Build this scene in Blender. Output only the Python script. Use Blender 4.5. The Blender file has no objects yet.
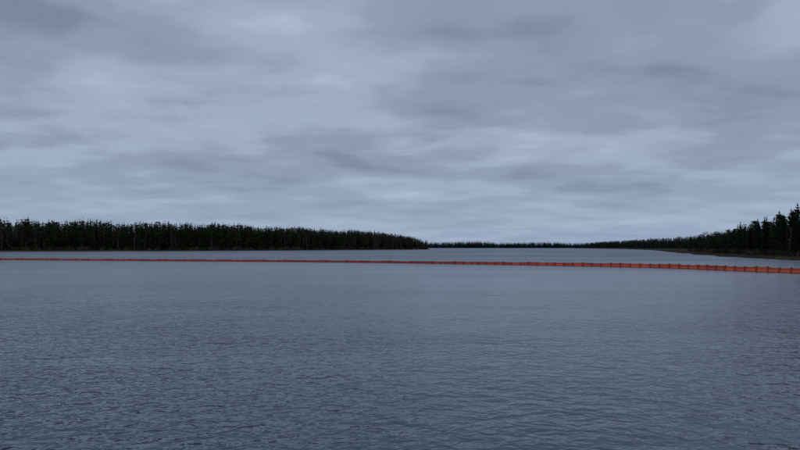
import bpy, math, random
import numpy as np
random.seed(4); rng=np.random.default_rng(4)
scene=bpy.context.scene
scene.view_settings.view_transform='Standard'; scene.view_settings.look='None'
scene.view_settings.exposure=0; scene.view_settings.gamma=1

# ------------------------------------------------------------------ helpers
def mat(name):
    m=bpy.data.materials.new(name); m.use_nodes=True
    nt=m.node_tree; return m,nt,nt.nodes['Principled BSDF']
def N(nt,t,**kw):
    n=nt.nodes.new(t)
    for k,v in kw.items(): setattr(n,k,v)
    return n
def math_n(nt,op,a,b=None,c=None,clamp=False):
    n=N(nt,'ShaderNodeMath',operation=op,use_clamp=clamp)
    for i,v in enumerate((a,b,c)):
        if v is None: continue
        if isinstance(v,(int,float)): n.inputs[i].default_value=v
        else: nt.links.new(v,n.inputs[i])
    return n.outputs[0]
def maprange(nt,v,a,b,c,d,smooth=True):
    n=N(nt,'ShaderNodeMapRange',interpolation_type='SMOOTHSTEP' if smooth else 'LINEAR')
    for k,x in zip(('From Min','From Max','To Min','To Max'),(a,b,c,d)): n.inputs[k].default_value=x
    nt.links.new(v,n.inputs['Value']); return n.outputs[0]
def ramp(nt,fac,stops,interp='LINEAR'):
    r=N(nt,'ShaderNodeValToRGB'); r.color_ramp.interpolation=interp
    e=r.color_ramp.elements
    e[0].position=stops[0][0]; e[0].color=(*stops[0][1],1)
    e[1].position=stops[-1][0]; e[1].color=(*stops[-1][1],1)
    for p,c in stops[1:-1]:
        x=e.new(p); x.color=(*c,1)
    nt.links.new(fac,r.inputs[0]); return r.outputs[0]

def mesh_from(name,V,F,mats,midx=None,tint=None,smooth=False):
    me=bpy.data.meshes.new(name)
    V=np.asarray(V,dtype=np.float32); F=np.asarray(F,dtype=np.int32)
    me.vertices.add(len(V)); me.vertices.foreach_set('co',V.ravel())
    k=F.shape[1]
    me.loops.add(F.size); me.loops.foreach_set('vertex_index',F.ravel())
    me.polygons.add(len(F)); me.polygons.foreach_set('loop_start',np.arange(len(F),dtype=np.int32)*k)
    for m in mats: me.materials.append(m)
    if midx is not None: me.polygons.foreach_set('material_index',np.asarray(midx,dtype=np.int32))
    me.update(calc_edges=True)
    if tint is not None:
        a=me.attributes.new('tint','FLOAT','FACE'); a.data.foreach_set('value',np.asarray(tint,dtype=np.float32))
    me.polygons.foreach_set('use_smooth',np.full(len(F),smooth,dtype=bool))
    ob=bpy.data.objects.new(name,me); scene.collection.objects.link(ob); return ob

class B:   # quad builder
    def __init__(s): s.v=[];s.f=[];s.m=[];s.t=[]
    def quad(s,a,b,c,d,m,t=0.5):
        i=len(s.v); s.v+= [a,b,c,d]; s.f.append((i,i+1,i+2,i+3)); s.m.append(m); s.t.append(t)
    def tube(s,p,q,r0,r1,m,n=5,t=0.5):
        p=np.array(p,float);q=np.array(q,float);d=q-p;d/=np.linalg.norm(d)+1e-9
        u=np.cross(d,[0,0,1.0]) if abs(d[2])<.9 else np.cross(d,[1.0,0,0]); u/=np.linalg.norm(u); w=np.cross(d,u)
        i=len(s.v)
        for (c,r) in ((p,r0),(q,r1)):
            for k in range(n):
                a=2*math.pi*k/n; s.v.append(tuple(c+r*(math.cos(a)*u+math.sin(a)*w)))
        for k in range(n):
            k2=(k+1)%n; s.f.append((i+k,i+k2,i+n+k2,i+n+k)); s.m.append(m); s.t.append(t)
    def arr(s): return (np.array(s.v,float),np.array(s.f,int),np.array(s.m,int),np.array(s.t,float))

# ---- tree prototypes of unit height (foliage mat 0, bark mat 1)
def spruce(levels,per,rad,fine,seed,bare=0.06,fat=1.0):
    r=random.Random(seed); b=B(); ph=[r.uniform(0,6.28) for _ in range(4)]
    segs=5; cur=[(0,0)]
    for i in range(segs):
        cur.append((cur[-1][0]+r.uniform(-.004,.004),cur[-1][1]+r.uniform(-.004,.004)))
    def tx(h):
        k=min(int(h*segs),segs-1);f=h*segs-k
        return cur[k][0]*(1-f)+cur[k+1][0]*f, cur[k][1]*(1-f)+cur[k+1][1]*f
    for i in range(segs):
        h0,h1=i/segs,(i+1)/segs
        b.tube((*cur[i],h0),(*cur[i+1],h1),.010*(1-h0)+.0015,.010*(1-h1)+.001,1,4)
    for l in range(levels):
        h=bare+(1-bare)*(l+r.uniform(0,.8))/levels; h=min(h,.985)
        prof=rad*((1-h)**.75)*(0.74+.26*math.sin(h*17+ph[0])*math.sin(h*7+ph[1]))+.006
        if h<.25: prof*=.6+.4*h/.25
        for k in range(per):
            if r.random()<.12: continue
            az=r.uniform(0,6.28); L=prof*r.uniform(.55,1.25)
            cx,cy=tx(h); ca,sa=math.cos(az),math.sin(az)
            droop=-.32 if h<.75 else r.uniform(-.1,.5)
            tone=r.random()
            for s in range(fine):
                f0=s/fine; f1=(s+1.15)/fine
                w=(.32*L*(1-f0*.7)+.006)*r.uniform(.7,1.3)*fat
                z0=h+droop*L*f0 +.12*L*f0*f0*2; z1=h+droop*L*f1+.12*L*f1*f1*2
                jz=r.uniform(-.3,.3)*w
                c0=(cx+ca*L*f0,cy+sa*L*f0); c1=(cx+ca*L*f1,cy+sa*L*f1)
                b.quad((c0[0]-sa*w*.6,c0[1]+ca*w*.6,z0-w*.45+jz),(c0[0]+sa*w*.6,c0[1]-ca*w*.6,z0-w*.45-jz),
                       (c1[0]+sa*w*.18,c1[1]-ca*w*.18,z1),(c1[0]-sa*w*.18,c1[1]+ca*w*.18,z1),0,tone)
                if r.random()<.85:
                    b.quad((c0[0],c0[1],z0+.004),(c1[0],c1[1],z1+.004),(c1[0],c1[1],z1-w*r.uniform(.3,.9)),
                           (c0[0],c0[1],z0-w*r.uniform(.6,1.2)),0,tone*.7)
    b.quad((-.004,0,.95),(.004,0,.95),(cur[-1][0]+.001,cur[-1][1],1.03),(cur[-1][0]-.001,cur[-1][1],1.03),0,.5)
    return b.arr()
def pine(clumps,leaf,rad,seed,base=.45,fat=1.0):
    r=random.Random(seed); b=B(); segs=6; cur=[(0,0)]
    for i in range(segs): cur.append((cur[-1][0]+r.uniform(-.008,.008),cur[-1][1]+r.uniform(-.008,.008)))
    for i in range(segs):
        h0,h1=i/segs*.97,(i+1)/segs*.97
        b.tube((*cur[i],h0),(*cur[i+1],h1),.011*(1-h0)+.002,.011*(1-h1)+.0015,1,5)
    for c in range(clumps):
        h=base+(1-base)*((c+r.random())/clumps)**.8; k=min(int(h*segs),segs-1)
        u=(h-base)/(1-base); R=rad*math.sqrt(max(.02,1-u**1.6))*(.55+.45*min(1,u*3))*r.uniform(.35,1.1)
        az=r.uniform(0,6.28); cz=min(h+r.uniform(.0,.03),.97)
        cx=cur[k][0]+R*math.cos(az)*.8; cy=cur[k][1]+R*math.sin(az)*.8
        b.tube((*cur[k],min(h-.02,.95)),(cx,cy,cz),.004,.0015,1,3)
        sz=rad*r.uniform(.22,.42)*(1.15-.5*u); tone=r.random()
        for q in range(leaf):
            d=np.array([r.gauss(0,1),r.gauss(0,1),r.gauss(0,.5)]); d*=sz*.55
            p=np.array([cx,cy,cz])+d
            a=np.array([r.gauss(0,1),r.gauss(0,1),r.gauss(0,.7)]);a/=np.linalg.norm(a)
            e=np.cross(a,[r.gauss(0,1),r.gauss(0,1),r.gauss(0,1)]);e/=np.linalg.norm(e)
            s1=sz*r.uniform(.2,.42)*fat; s2=s1*.5
            b.quad(tuple(p-a*s1-e*s2*.3),tuple(p-a*s1*.1-e*s2),tuple(p+a*s1),tuple(p+e*s2),0,tone)
    return b.arr()
def birch(depth,seed,spread=.5,twig=2):
    r=random.Random(seed); b=B()
    def grow(p,d,L,rad,k):
        q=p+d*L; b.tube(tuple(p),tuple(q),rad,rad*.65,1 if k>1 else 0,3,r.random())
        if k==0: return
        for _ in range(3 if k>1 else twig+1):
            nd=d+np.array([r.gauss(0,1),r.gauss(0,1),r.gauss(.1,.5)])*spread*.62; nd[2]+=.12; nd/=np.linalg.norm(nd)
            grow(p+d*L*r.uniform(.35,1),nd,L*r.uniform(.5,.72),rad*.55,k-1)
    p=np.array([0.,0.,0.]); d=np.array([r.gauss(0,.04),r.gauss(0,.04),1.]); d/=np.linalg.norm(d)
    rad=.010
    for s in range(6):
        q=p+d*.155; b.tube(tuple(p),tuple(q),rad,rad*.82,1,4,.5)
        if s>0:
            for _ in range(5):
                a=r.uniform(0,6.28); nd=np.array([math.cos(a)*.6,math.sin(a)*.6,.75]); nd/=np.linalg.norm(nd)
                grow(p+d*.155*r.random(),nd,.14*(1.1-s*.1)*r.uniform(.7,1.1),.0036,depth)
        p=q; rad*=.8; d=d+np.array([r.gauss(0,.06),r.gauss(0,.06),0]); d/=np.linalg.norm(d)
    return b.arr()

def merge(name,items,mats,smooth=False):
    Vs=[];Fs=[];Ms=[];Ts=[];o=0
    for P,loc,h,w,a,t,mo in items:
        V,F,M,T=P; c,s=math.cos(a),math.sin(a)
        X=(V[:,0]*c-V[:,1]*s)*h*w+loc[0]; Y=(V[:,0]*s+V[:,1]*c)*h*w+loc[1]; Z=V[:,2]*h+loc[2]
        Vs.append(np.stack([X,Y,Z],1));Fs.append(F+o);Ms.append(M+mo);Ts.append(np.clip(T*.6+t*.4,0,1));o+=len(V)
    return mesh_from(name,np.concatenate(Vs),np.concatenate(Fs),mats,np.concatenate(Ms),np.concatenate(Ts),smooth)

# ------------------------------------------------------------------ materials
def foliage(name,c0,c1,c2,rough=.85):
    m,nt,bs=mat(name)
    a=N(nt,'ShaderNodeAttribute',attribute_name='tint')
    nt.links.new(ramp(nt,a.outputs['Fac'],[(.1,c0),(.5,c1),(.9,c2)]),bs.inputs['Base Color'])
    bs.inputs['Roughness'].default_value=rough; bs.inputs['Specular IOR Level'].default_value=.06
    return m
M_need=foliage('conifer_needles',(.011,.018,.009),(.022,.033,.015),(.044,.058,.024))
M_bark=foliage('bark',(.03,.024,.018),(.05,.038,.028),(.08,.06,.044))
M_twig=foliage('bare_twigs',(.042,.030,.026),(.064,.046,.040),(.088,.066,.056))
M_birch=foliage('birch_bark',(.06,.055,.050),(.10,.092,.086),(.17,.16,.15))
M_fneed_haze=foliage('far_needles_hazed',(.030,.050,.078),(.038,.060,.090),(.047,.072,.105))  # aerial haze painted into the needle colour: bluer and lighter
M_mneed_haze=foliage('mid_needles_hazed',(.016,.027,.024),(.025,.039,.033),(.036,.053,.043))  # a weaker step of distance haze, mixed into the colour
M_reed=foliage('dry_reeds',(.045,.033,.026),(.085,.062,.044),(.15,.11,.075))

m,nt,bs=mat('shore_ground'); M_ground=m
tc=N(nt,'ShaderNodeTexCoord'); no=N(nt,'ShaderNodeTexNoise'); no.inputs['Scale'].default_value=.15; no.inputs['Detail'].default_value=8
nt.links.new(tc.outputs['Object'],no.inputs['Vector'])
nt.links.new(ramp(nt,no.outputs['Fac'],[(.3,(.014,.016,.012)),(.5,(.024,.023,.017)),(.7,(.045,.038,.028))]),bs.inputs['Base Color'])
bs.inputs['Roughness'].default_value=.95; bs.inputs['Specular IOR Level'].default_value=.08

# water: resolved ripples inshore, wind-roughened (sub-ripple slopes as roughness) on the open lake
m,nt,bs=mat('lake_water'); M_water=m
tc=N(nt,'ShaderNodeTexCoord')
def wnoise(scale,sx,sy,detail,rot=0,dist=0.0,rough=.5):
    mp=N(nt,'ShaderNodeMapping'); mp.inputs['Scale'].default_value=(sx,sy,1); mp.inputs['Rotation'].default_value=(0,0,rot)
    nt.links.new(tc.outputs['Object'],mp.inputs['Vector'])
    n=N(nt,'ShaderNodeTexNoise'); n.inputs['Scale'].default_value=scale; n.inputs['Detail'].default_value=detail
    n.inputs['Distortion'].default_value=dist; n.inputs['Roughness'].default_value=rough
    nt.links.new(mp.outputs[0],n.inputs['Vector']); return n.outputs['Fac']
w1=wnoise(3.9,.78,1.0,2,math.radians(10),.4)
w2=wnoise(1.4,.75,1.0,1,math.radians(-22),.3)
w3=wnoise(11,.8,1.0,1,math.radians(25),.2)
w4=wnoise(.45,.6,1.0,1,math.radians(30),.2)
gust=wnoise(.02,.35,1.6,4,math.radians(5),.6)
patch=wnoise(.12,.5,1.2,3,math.radians(-8),.5)
sep=N(nt,'ShaderNodeSeparateXYZ'); nt.links.new(tc.outputs['Object'],sep.inputs[0])
offs=sep.outputs[1]
gs=math_n(nt,'MULTIPLY',maprange(nt,gust,.35,.65,.75,1.15),maprange(nt,patch,.35,.65,.72,1.15))
damp=math_n(nt,'DIVIDE',34.0,math_n(nt,'ADD',34.0,math_n(nt,'MAXIMUM',offs,0.0)))
damp=math_n(nt,'MULTIPLY',damp,1.4)
hh=math_n(nt,'ADD',math_n(nt,'MULTIPLY',w1,.075),math_n(nt,'MULTIPLY',w2,.075))
hh=math_n(nt,'ADD',hh,math_n(nt,'MULTIPLY',w3,.009))
hh=math_n(nt,'ADD',hh,math_n(nt,'MULTIPLY',w4,.09))
bp=N(nt,'ShaderNodeBump'); bp.inputs['Distance'].default_value=1.0
nt.links.new(math_n(nt,'MULTIPLY',damp,gs,clamp=True),bp.inputs['Strength'])
nt.links.new(hh,bp.inputs['Height']); nt.links.new(bp.outputs[0],bs.inputs['Normal'])
rr=maprange(nt,offs,5,160,.10,.35,False)
rr=math_n(nt,'MULTIPLY',rr,maprange(nt,gust,.3,.7,.84,1.12))
nt.links.new(rr,bs.inputs['Roughness'])
bs.inputs['Base Color'].default_value=(.052,.074,.105,1)
bs.inputs['IOR'].default_value=1.333
S=20000
mesh_from('lake_water',[(-S,-S,0),(S,-S,0),(S,S,0),(-S,S,0)],[(0,1,2,3)],[M_water])

# ------------------------------------------------------------------ land
def shore_pts(pts,step):
    out=[]
    for (a,b) in zip(pts[:-1],pts[1:]):
        L=math.dist(a,b); n=max(1,int(L/step))
        for i in range(n): out.append((a[0]+(b[0]-a[0])*i/n,a[1]+(b[1]-a[1])*i/n))
    out.append(pts[-1]); return out
def land(name,pts,inward,step,rows,wig):
    P=shore_pts(pts,step); V=[];n=len(P)
    for (d,z) in rows:
        for i,(x,y) in enumerate(P):
            j=math.sin(x*.11+y*.07)*wig+math.sin(x*.031+y*.043+1)*wig*1.7
            V.append((x+inward[0]*(d+j),y+inward[1]*(d+j),z+(0 if z<=0 else rng.uniform(-.12,.12)*min(z,3))))
    F=[(r*n+i,r*n+i+1,(r+1)*n+i+1,(r+1)*n+i) for r in range(len(rows)-1) for i in range(n-1)]
    if inward[0]>.5: F=[f[::-1] for f in F]
    return mesh_from(name,V,F,[M_ground],smooth=True)
L_sh=[(-1100,400),(-700,430),(-318,480),(-180,560),(-90,680),(-20,810),(22,880),(46,925)]
R_sh=[(106,-60),(102,60),(93,125),(96,150),(107,190),(126,245),(182,400),(258,600),(380,1000),(470,1400),(700,2500)]
F_sh=[(-1500,3300),(-300,3150),(150,3000),(500,2900),(900,2500)]
land('terrain',L_sh,(-.45,.893),12,[(-3,-.4),(0,.25),(6,.9),(20,2),(60,4),(160,7),(500,10)],1.2)
land('terrain',R_sh,(.97,.24),8,[(-3,-.4),(0,.08),(5,.15),(20,.5),(60,1.5),(200,5),(900,9)],.9)
land('terrain',F_sh,(0,1),60,[(-8,-.5),(0,.4),(40,3),(300,12),(3000,25)],3)

def along(pts,t):
    Ls=[math.dist(a,b) for a,b in zip(pts[:-1],pts[1:])]; T=sum(Ls)*t
    for (a,b),L in zip(zip(pts[:-1],pts[1:]),Ls):
        if T<=L: return (a[0]+(b[0]-a[0])*T/L,a[1]+(b[1]-a[1])*T/L)
        T-=L
    return pts[-1]

SP=[spruce(16,5,.17,2,i,.04,1.8) for i in range(9)]
PI=[pine(20,8,.19,20+i,.38,1.6) for i in range(6)]
BI=[birch(1,40+i) for i in range(5)]
def bush(seed,n=60):
    r=random.Random(seed); b=B()
    for k in range(n):
        a=r.uniform(0,6.28); l=r.uniform(.4,1); t=r.uniform(.1,.8)
        x0,y0=r.gauss(0,.15),r.gauss(0,.15); x1=x0+math.cos(a)*t*l*.7;y1=y0+math.sin(a)*t*l*.7
        w=.035; b.quad((x0-w,y0,0),(x0+w,y0+w,0),(x1+w*.6,y1,l),(x1-w*.6,y1-w,l),0,r.random())
    return b.arr()
BU=[bush(i,40) for i in range(4)]
MATS=[M_need,M_bark,M_twig,M_birch]
# left forest
items=[]
L_vis=[(-520,455),(-318,480),(-180,560),(-90,680),(-20,810),(22,880),(44,918)]
for i in range(4600):
    t=rng.random(); x,y=along(L_vis,t); u=rng.random(); d=4+62*u
    x+=-.45*d+rng.normal(0,2); y+=.893*d
    if x>46 : continue
    g=min(6,.8+d*.055); q=rng.random(); px=400+604*x/y
    nx=.5+.5*math.sin(px*.045)*math.sin(px*.017+1)
    hs=24.5 if px<230 else 24.5-(px-230)/200*2.5
    hs*=1+.04*math.sin(px*.09)+.03*math.sin(px*.23+2)
    if px>395: hs*=1-.33*min(1,(px-395)/30)
    pb=.40 if px<22 else (.03 if px<250 else (.18 if px<372 else .5))
    if d<12: pb+=.12
    if q<pb: items.append((BI[rng.integers(5)],(x,y,g-.3),hs*rng.uniform(.6,.92),1.1,rng.uniform(0,6.28),rng.random(),2))
    elif q<pb+.10+.22*nx: items.append((PI[rng.integers(6)],(x,y,g-.3),hs*rng.uniform(.7,.97),rng.uniform(.9,1.15),rng.uniform(0,6.28),rng.random(),0))
    else: items.append((SP[rng.integers(9)],(x,y,g-.3),hs*(rng.uniform(.7,1.0) if rng.random()<.93 else rng.uniform(1,1.07)),rng.uniform(.85,1.25),rng.uniform(0,6.28),rng.random(),0))
for i in range(1500):   # young understorey trees
    x,y=along(L_vis,rng.random()); d=rng.uniform(4,30); x-=.45*d; y+=.893*d
    if x>46: continue
    items.append((SP[rng.integers(9)],(x,y,.5+d*.05),rng.uniform(4,11),1.7,rng.uniform(0,6.28),rng.random()*.6,0))
for i in range(1100):
    x,y=along(L_vis,rng.random()); d=rng.uniform(1,9); x-=.45*d; y+=.893*d
    items.append((BU[rng.integers(4)],(x,y,.2),rng.uniform(1.2,4),1.3,rng.uniform(0,6.28),rng.random(),2 if rng.random()<.5 else 0))
merge('forest',items,MATS)

# right forest
items=[]
R_f=[(215,420),(290,600),(400,880),(455,1150),(560,1500),(760,2500)]
for i in range(1900):
    t=rng.random()**1.2; x,y=along(R_f,t); d=70*rng.random()
    x+=.97*d+rng.normal(0,3); y+=.24*d
    hs=13.5 if y<700 else 15.5+min(5,(y-700)/260)
    P=SP[rng.integers(9)] if rng.random()<.6 else PI[rng.integers(6)]
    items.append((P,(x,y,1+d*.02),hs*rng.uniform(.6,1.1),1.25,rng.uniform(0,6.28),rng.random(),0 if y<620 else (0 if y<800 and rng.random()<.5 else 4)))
R_c=[(138,222),(152,262),(182,330),(222,430)]
for i in range(850):
    t=rng.random(); x,y=along(R_c,t); d=60*rng.random()**1.3; x+=.97*d; y+=.24*d
    q=rng.random(); hs=rng.uniform(.55,1.05)*(12.8 if y<300 else 13)
    if q<.10: items.append((BI[rng.integers(5)],(x,y,.8+d*.02),hs*.8,1.1,rng.uniform(0,6.28),rng.random(),2))
    else: items.append(((SP[rng.integers(9)] if q<.65 else PI[rng.integers(6)]),(x,y,.8+d*.02),hs,1.25,rng.uniform(0,6.28),rng.random(),0))
merge('forest',items,MATS+[M_mneed_haze,M_bark])

# far forest
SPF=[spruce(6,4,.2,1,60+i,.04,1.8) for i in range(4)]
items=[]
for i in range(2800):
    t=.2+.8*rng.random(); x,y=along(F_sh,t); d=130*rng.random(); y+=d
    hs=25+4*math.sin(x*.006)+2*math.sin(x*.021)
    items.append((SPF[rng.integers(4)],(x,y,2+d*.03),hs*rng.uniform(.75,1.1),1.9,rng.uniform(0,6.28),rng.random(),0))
merge('forest',items,[M_fneed_haze,M_bark])

# near individual trees on the right bank
SPN=[spruce(40,9,.15,4,80+i,.03,1.15) for i in range(5)]
PIN=[pine(55,26,.20,90+i,.3,1.2) for i in range(3)]
near=[('s',118,168,16),('s',127,176,16.5),('s',122,181,15.5),('p',131,188,16.5),('s',136,198,16.5),('p',128,203,14.5),('s',141,215,16),
      ('s',117,184,13.3),('p',124,196,14),('s',130,214,14.2),('s',135,228,13.6),('p',139,236,14),('s',132,222,13),('s',111,158,16.5),
      ('p',120,161,15),('s',127,162,18),('s',114,173,12.5),('s',145,240,14.5),('p',150,246,14),('s',122,202,12),('b',116,180,9),('b',126,208,9),('b',133,232,9),
      ('s',124,188,16),('s',133,205,16),('s',119,176,15),('p',137,210,15),('s',127,192,13),('s',141,226,15),('s',123,209,10),('s',129,226,10.5),
      ('s',137,245,12.5),('s',142,252,13),('p',131,236,11),('s',115,166,18),('s',120,178,19),('s',126,186,18),('s',129,198,15.5),('s',132,210,15),('s',126,217,11)]
BIN=[birch(2,70+i) for i in range(2)]
for k,(ty,x,y,h) in enumerate(near):
    P={'s':SPN,'p':PIN,'b':BIN}[ty]; P=P[k%len(P)]
    nm={'s':'spruce_tree','p':'pine_tree','b':'birch_tree'}[ty]
    ob=merge(nm,[(P,(0,0,0),h*rng.uniform(.9,1.04),rng.uniform(.95,1.25),rng.uniform(0,6.28),rng.random(),0)],[M_need,M_bark] if ty!='b' else [M_twig,M_birch])
    ob.location=(x,y,.4)
items=[]
for i in range(1500):
    x,y=along([(98,130),(100,150),(111,190),(129,240),(190,400)],rng.random()); d=rng.random()*26; x+=d; y+=.2*d
    if rng.random()<.45: items.append((SP[rng.integers(9)],(x+2,y,.1+d*.02),rng.uniform(1.5,5.5),1.6,rng.uniform(0,6.28),rng.random(),0))
    else: items.append((BU[rng.integers(4)],(x,y,.1+d*.02),rng.uniform(.8,2.6),1.4,rng.uniform(0,6.28),rng.random(),2 if rng.random()<.5 else 0))
merge('shrubs',items,MATS)

# reeds
def reedclump(seed):
    r=random.Random(seed); b=B()
    for k in range(40):
        x0,y0=r.gauss(0,.5),r.gauss(0,.5); l=r.uniform(.5,1); a,c=r.gauss(0,.12),r.gauss(0,.12); w=.014
        b.quad((x0-w,y0,0),(x0+w,y0+w,0),(x0+a+w*.4,y0+c,l),(x0+a-w*.4,y0+c,l),0,r.random())
    return b.arr()
RE=[reedclump(i) for i in range(5)]
items=[]
Rr=[(102,60),(93,125),(96,150),(107,190),(126,245),(182,400),(258,600)]
for i in range(2200):
    t=rng.random(); x,y=along(Rr,t)
    if math.sin(y*.06)+.4*math.sin(y*.23)<-.75: continue
    d=rng.uniform(-3.5,3.5)
    x+=d+math.sin(y*.09)*1.5
    items.append((RE[rng.integers(5)],(x,y,-.05),rng.uniform(.4,1.1),1.3,rng.uniform(0,6.28),rng.random(),0))
for i in range(1500):
    x,y=along(L_vis,rng.random()); x+=rng.uniform(-2,4); y-=rng.uniform(-1,3)
    items.append((RE[rng.integers(5)],(x,y,-.05),rng.uniform(.5,1.2),1.6,rng.uniform(0,6.28),rng.random(),0))
merge('reeds',items,[M_reed])

# ------------------------------------------------------------------ floating boom
m,nt,bs=mat('boom_fabric'); M_boom=m
a=N(nt,'ShaderNodeAttribute',attribute_name='tint')
tc=N(nt,'ShaderNodeTexCoord'); no=N(nt,'ShaderNodeTexNoise'); no.inputs['Scale'].default_value=3; no.inputs['Detail'].default_value=6
nt.links.new(tc.outputs['Object'],no.inputs['Vector'])
f=math_n(nt,'ADD',math_n(nt,'MULTIPLY',a.outputs['Fac'],.75),math_n(nt,'MULTIPLY',no.outputs['Fac'],.25))
nt.links.new(ramp(nt,f,[(.08,(.20,.026,.024)),(.35,(.34,.040,.028)),(.62,(.62,.085,.035)),(.92,(.80,.17,.055))]),bs.inputs['Base Color']); bs.inputs['Roughness'].default_value=.6
m,nt,bs=mat('boom_rib'); M_rib=m; bs.inputs['Base Color'].default_value=(.09,.026,.024,1); bs.inputs['Roughness'].default_value=.6
knots=[(-330,205),(-200,172),(-96,145),(-20.7,125),(17.6,106),(37.5,91),(44,77),(47,69),(50,63.5),(56,58),(72,53),(102,50)]
def cr(P,t):
    n=len(P)-1; s=min(int(t*n),n-1); u=t*n-s
    p0=P[max(s-1,0)];p1=P[s];p2=P[s+1];p3=P[min(s+2,n)]
    return tuple(.5*((2*p1[k])+(-p0[k]+p2[k])*u+(2*p0[k]-5*p1[k]+4*p2[k]-p3[k])*u*u+(-p0[k]+3*p1[k]-3*p2[k]+p3[k])*u**3) for k in (0,1))
dense=[cr(knots,i/4000) for i in range(4001)]
seg=1.5; pts=[dense[0]]; acc=0
for p,q in zip(dense[:-1],dense[1:]):
    acc+=math.dist(p,q)
    if acc>=seg: pts.append(q); acc=0
b=B()
for i in range(len(pts)-1):
    (x0,y0),(x1,y1)=pts[i],pts[i+1]
    wv=lambda j: math.sin(j*.7)*.05+math.sin(j*.13)*.25
    d=np.array([x1-x0,y1-y0,0]);L=np.linalg.norm(d);d/=L;nrm=np.array([-d[1],d[0],0])
    p=np.array([x0,y0,0])+nrm*wv(i); q=np.array([x1,y1,0])+nrm*wv(i+1)
    # brighter, taller sections toward the right bank; darker, lower-riding ones further out
    new=min(1,max(0,(x0-5)/38));  # position blend along X, rising toward the right
    t=.12+.45*new+.35*random.random()*(.5+.5*new)
    hh_=lambda j,xx: (.40+.20*min(1,max(0,(xx-5)/38)))+.06*math.sin(j*1.7)*math.sin(j*.37)
    top,top2=hh_(i,x0),hh_(i+1,x1)
    sag=.03+.06*new
    K=4
    up=np.array([0,0,1.])
    for k in range(K):
        f0,f1=k/K,(k+1)/K
        z0=top+(top2-top)*f0-sag*math.sin(math.pi*f0); z1=top+(top2-top)*f1-sag*math.sin(math.pi*f1)
        a0=p+(q-p)*f0; a1=p+(q-p)*f1
        for sgn in (1,-1):
            o=nrm*.012*sgn
            b.quad(tuple(a0+o-up*.3),tuple(a1+o-up*.3),tuple(a1+o+up*z1),tuple(a0+o+up*z0),0,t)
        b.tube(tuple(a0+up*z0),tuple(a1+up*z1),.022,.022,0,5,t*.6)
    b.tube(tuple(p-up*.3),tuple(p+up*(top+.01+.05*new)),.035+.03*new,.03+.02*new,1,6)
    for sgn in (1,-1):
        o=nrm*.15*sgn
        prof=[(.08,.0),(.11,.09),(.2,.14),(.8,.14),(.89,.09),(.92,.0)]
        for (f0,r0),(f1,r1) in zip(prof[:-1],prof[1:]):
            b.tube(tuple(p+(q-p)*f0+o+up*.07),tuple(p+(q-p)*f1+o+up*.07),max(r0,.002),max(r1,.002),0,8,min(1,t+.12))
V,F,M,T=b.arr()
mesh_from('floating_boom',V,F,[M_boom,M_rib],M,T)

# ------------------------------------------------------------------ sky
w=bpy.data.worlds.new('World'); scene.world=w; w.use_nodes=True; nt=w.node_tree
for n in list(nt.nodes): nt.nodes.remove(n)
out=N(nt,'ShaderNodeOutputWorld')
SE,SR=math.radians(38),math.radians(160)
sky=N(nt,'ShaderNodeTexSky',sky_type='NISHITA'); sky.sun_disc=False; sky.sun_elevation=SE; sky.sun_rotation=SR
bg1=N(nt,'ShaderNodeBackground'); bg1.inputs['Strength'].default_value=.06; nt.links.new(sky.outputs[0],bg1.inputs['Color'])
tc=N(nt,'ShaderNodeTexCoord'); sp=N(nt,'ShaderNodeSeparateXYZ'); nt.links.new(tc.outputs['Generated'],sp.inputs[0])
z=math_n(nt,'MAXIMUM',sp.outputs[2],0.0)
den=math_n(nt,'ADD',z,.12)
cx=math_n(nt,'DIVIDE',sp.outputs[0],den); cy=math_n(nt,'DIVIDE',sp.outputs[1],den)
cb=N(nt,'ShaderNodeCombineXYZ'); nt.links.new(cx,cb.inputs[0]); nt.links.new(cy,cb.inputs[1])
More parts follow.
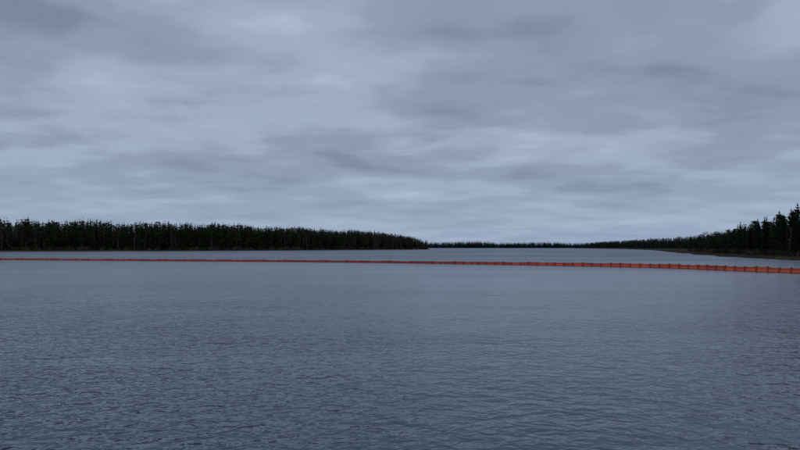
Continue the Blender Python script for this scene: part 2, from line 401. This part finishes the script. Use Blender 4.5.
def cn(scale,sc,loc,detail,rough,dist):
    mp=N(nt,'ShaderNodeMapping'); mp.inputs['Scale'].default_value=(*sc,1); mp.inputs['Location'].default_value=(*loc,0)
    nt.links.new(cb.outputs[0],mp.inputs['Vector'])
    n=N(nt,'ShaderNodeTexNoise'); n.inputs['Scale'].default_value=scale; n.inputs['Detail'].default_value=detail
    n.inputs['Roughness'].default_value=rough; n.inputs['Distortion'].default_value=dist
    nt.links.new(mp.outputs[0],n.inputs['Vector']); return n.outputs['Fac']
c1=cn(.7,(.85,1.0),(3.4,9.7),3,.45,.15)
c2=cn(2.2,(.9,1.1),(7.3,2.2),6,.48,.15)
c=math_n(nt,'ADD',math_n(nt,'MULTIPLY',c1,.6),math_n(nt,'MULTIPLY',c2,.4))
dark=(.200,.250,.350); midc=(.270,.332,.448); lite=(.350,.425,.552); hi=(.50,.575,.70)
col=ramp(nt,c,[(.36,dark),(.47,midc),(.56,lite),(.68,hi)],'EASE')
hz=maprange(nt,z,0,.17,.62,0)
mx=N(nt,'ShaderNodeMix',data_type='RGBA'); nt.links.new(hz,mx.inputs['Factor']); nt.links.new(col,mx.inputs['A']); mx.inputs['B'].default_value=(.34,.435,.60,1)
bg2=N(nt,'ShaderNodeBackground'); bg2.inputs['Strength'].default_value=1.0; nt.links.new(mx.outputs['Result'],bg2.inputs['Color'])
ms=N(nt,'ShaderNodeMixShader'); ms.inputs[0].default_value=.95
nt.links.new(bg1.outputs[0],ms.inputs[1]); nt.links.new(bg2.outputs[0],ms.inputs[2]); nt.links.new(ms.outputs[0],out.inputs[0])

sd=bpy.data.lights.new('sun','SUN'); sd.energy=.5; sd.angle=math.radians(20); sd.color=(1,.97,.93)
so=bpy.data.objects.new('sun',sd); scene.collection.objects.link(so)
from mathutils import Vector
dv=Vector((math.sin(SR)*math.cos(SE),math.cos(SR)*math.cos(SE),math.sin(SE)))
so.rotation_euler=dv.to_track_quat('Z','Y').to_euler()

cd=bpy.data.cameras.new('camera'); co=bpy.data.objects.new('camera',cd); scene.collection.objects.link(co)
cd.sensor_width=36; cd.lens=27.2; cd.clip_start=.1; cd.clip_end=60000
co.location=(0,0,3); co.rotation_euler=(math.radians(90+2.13),0,0)
scene.camera=co
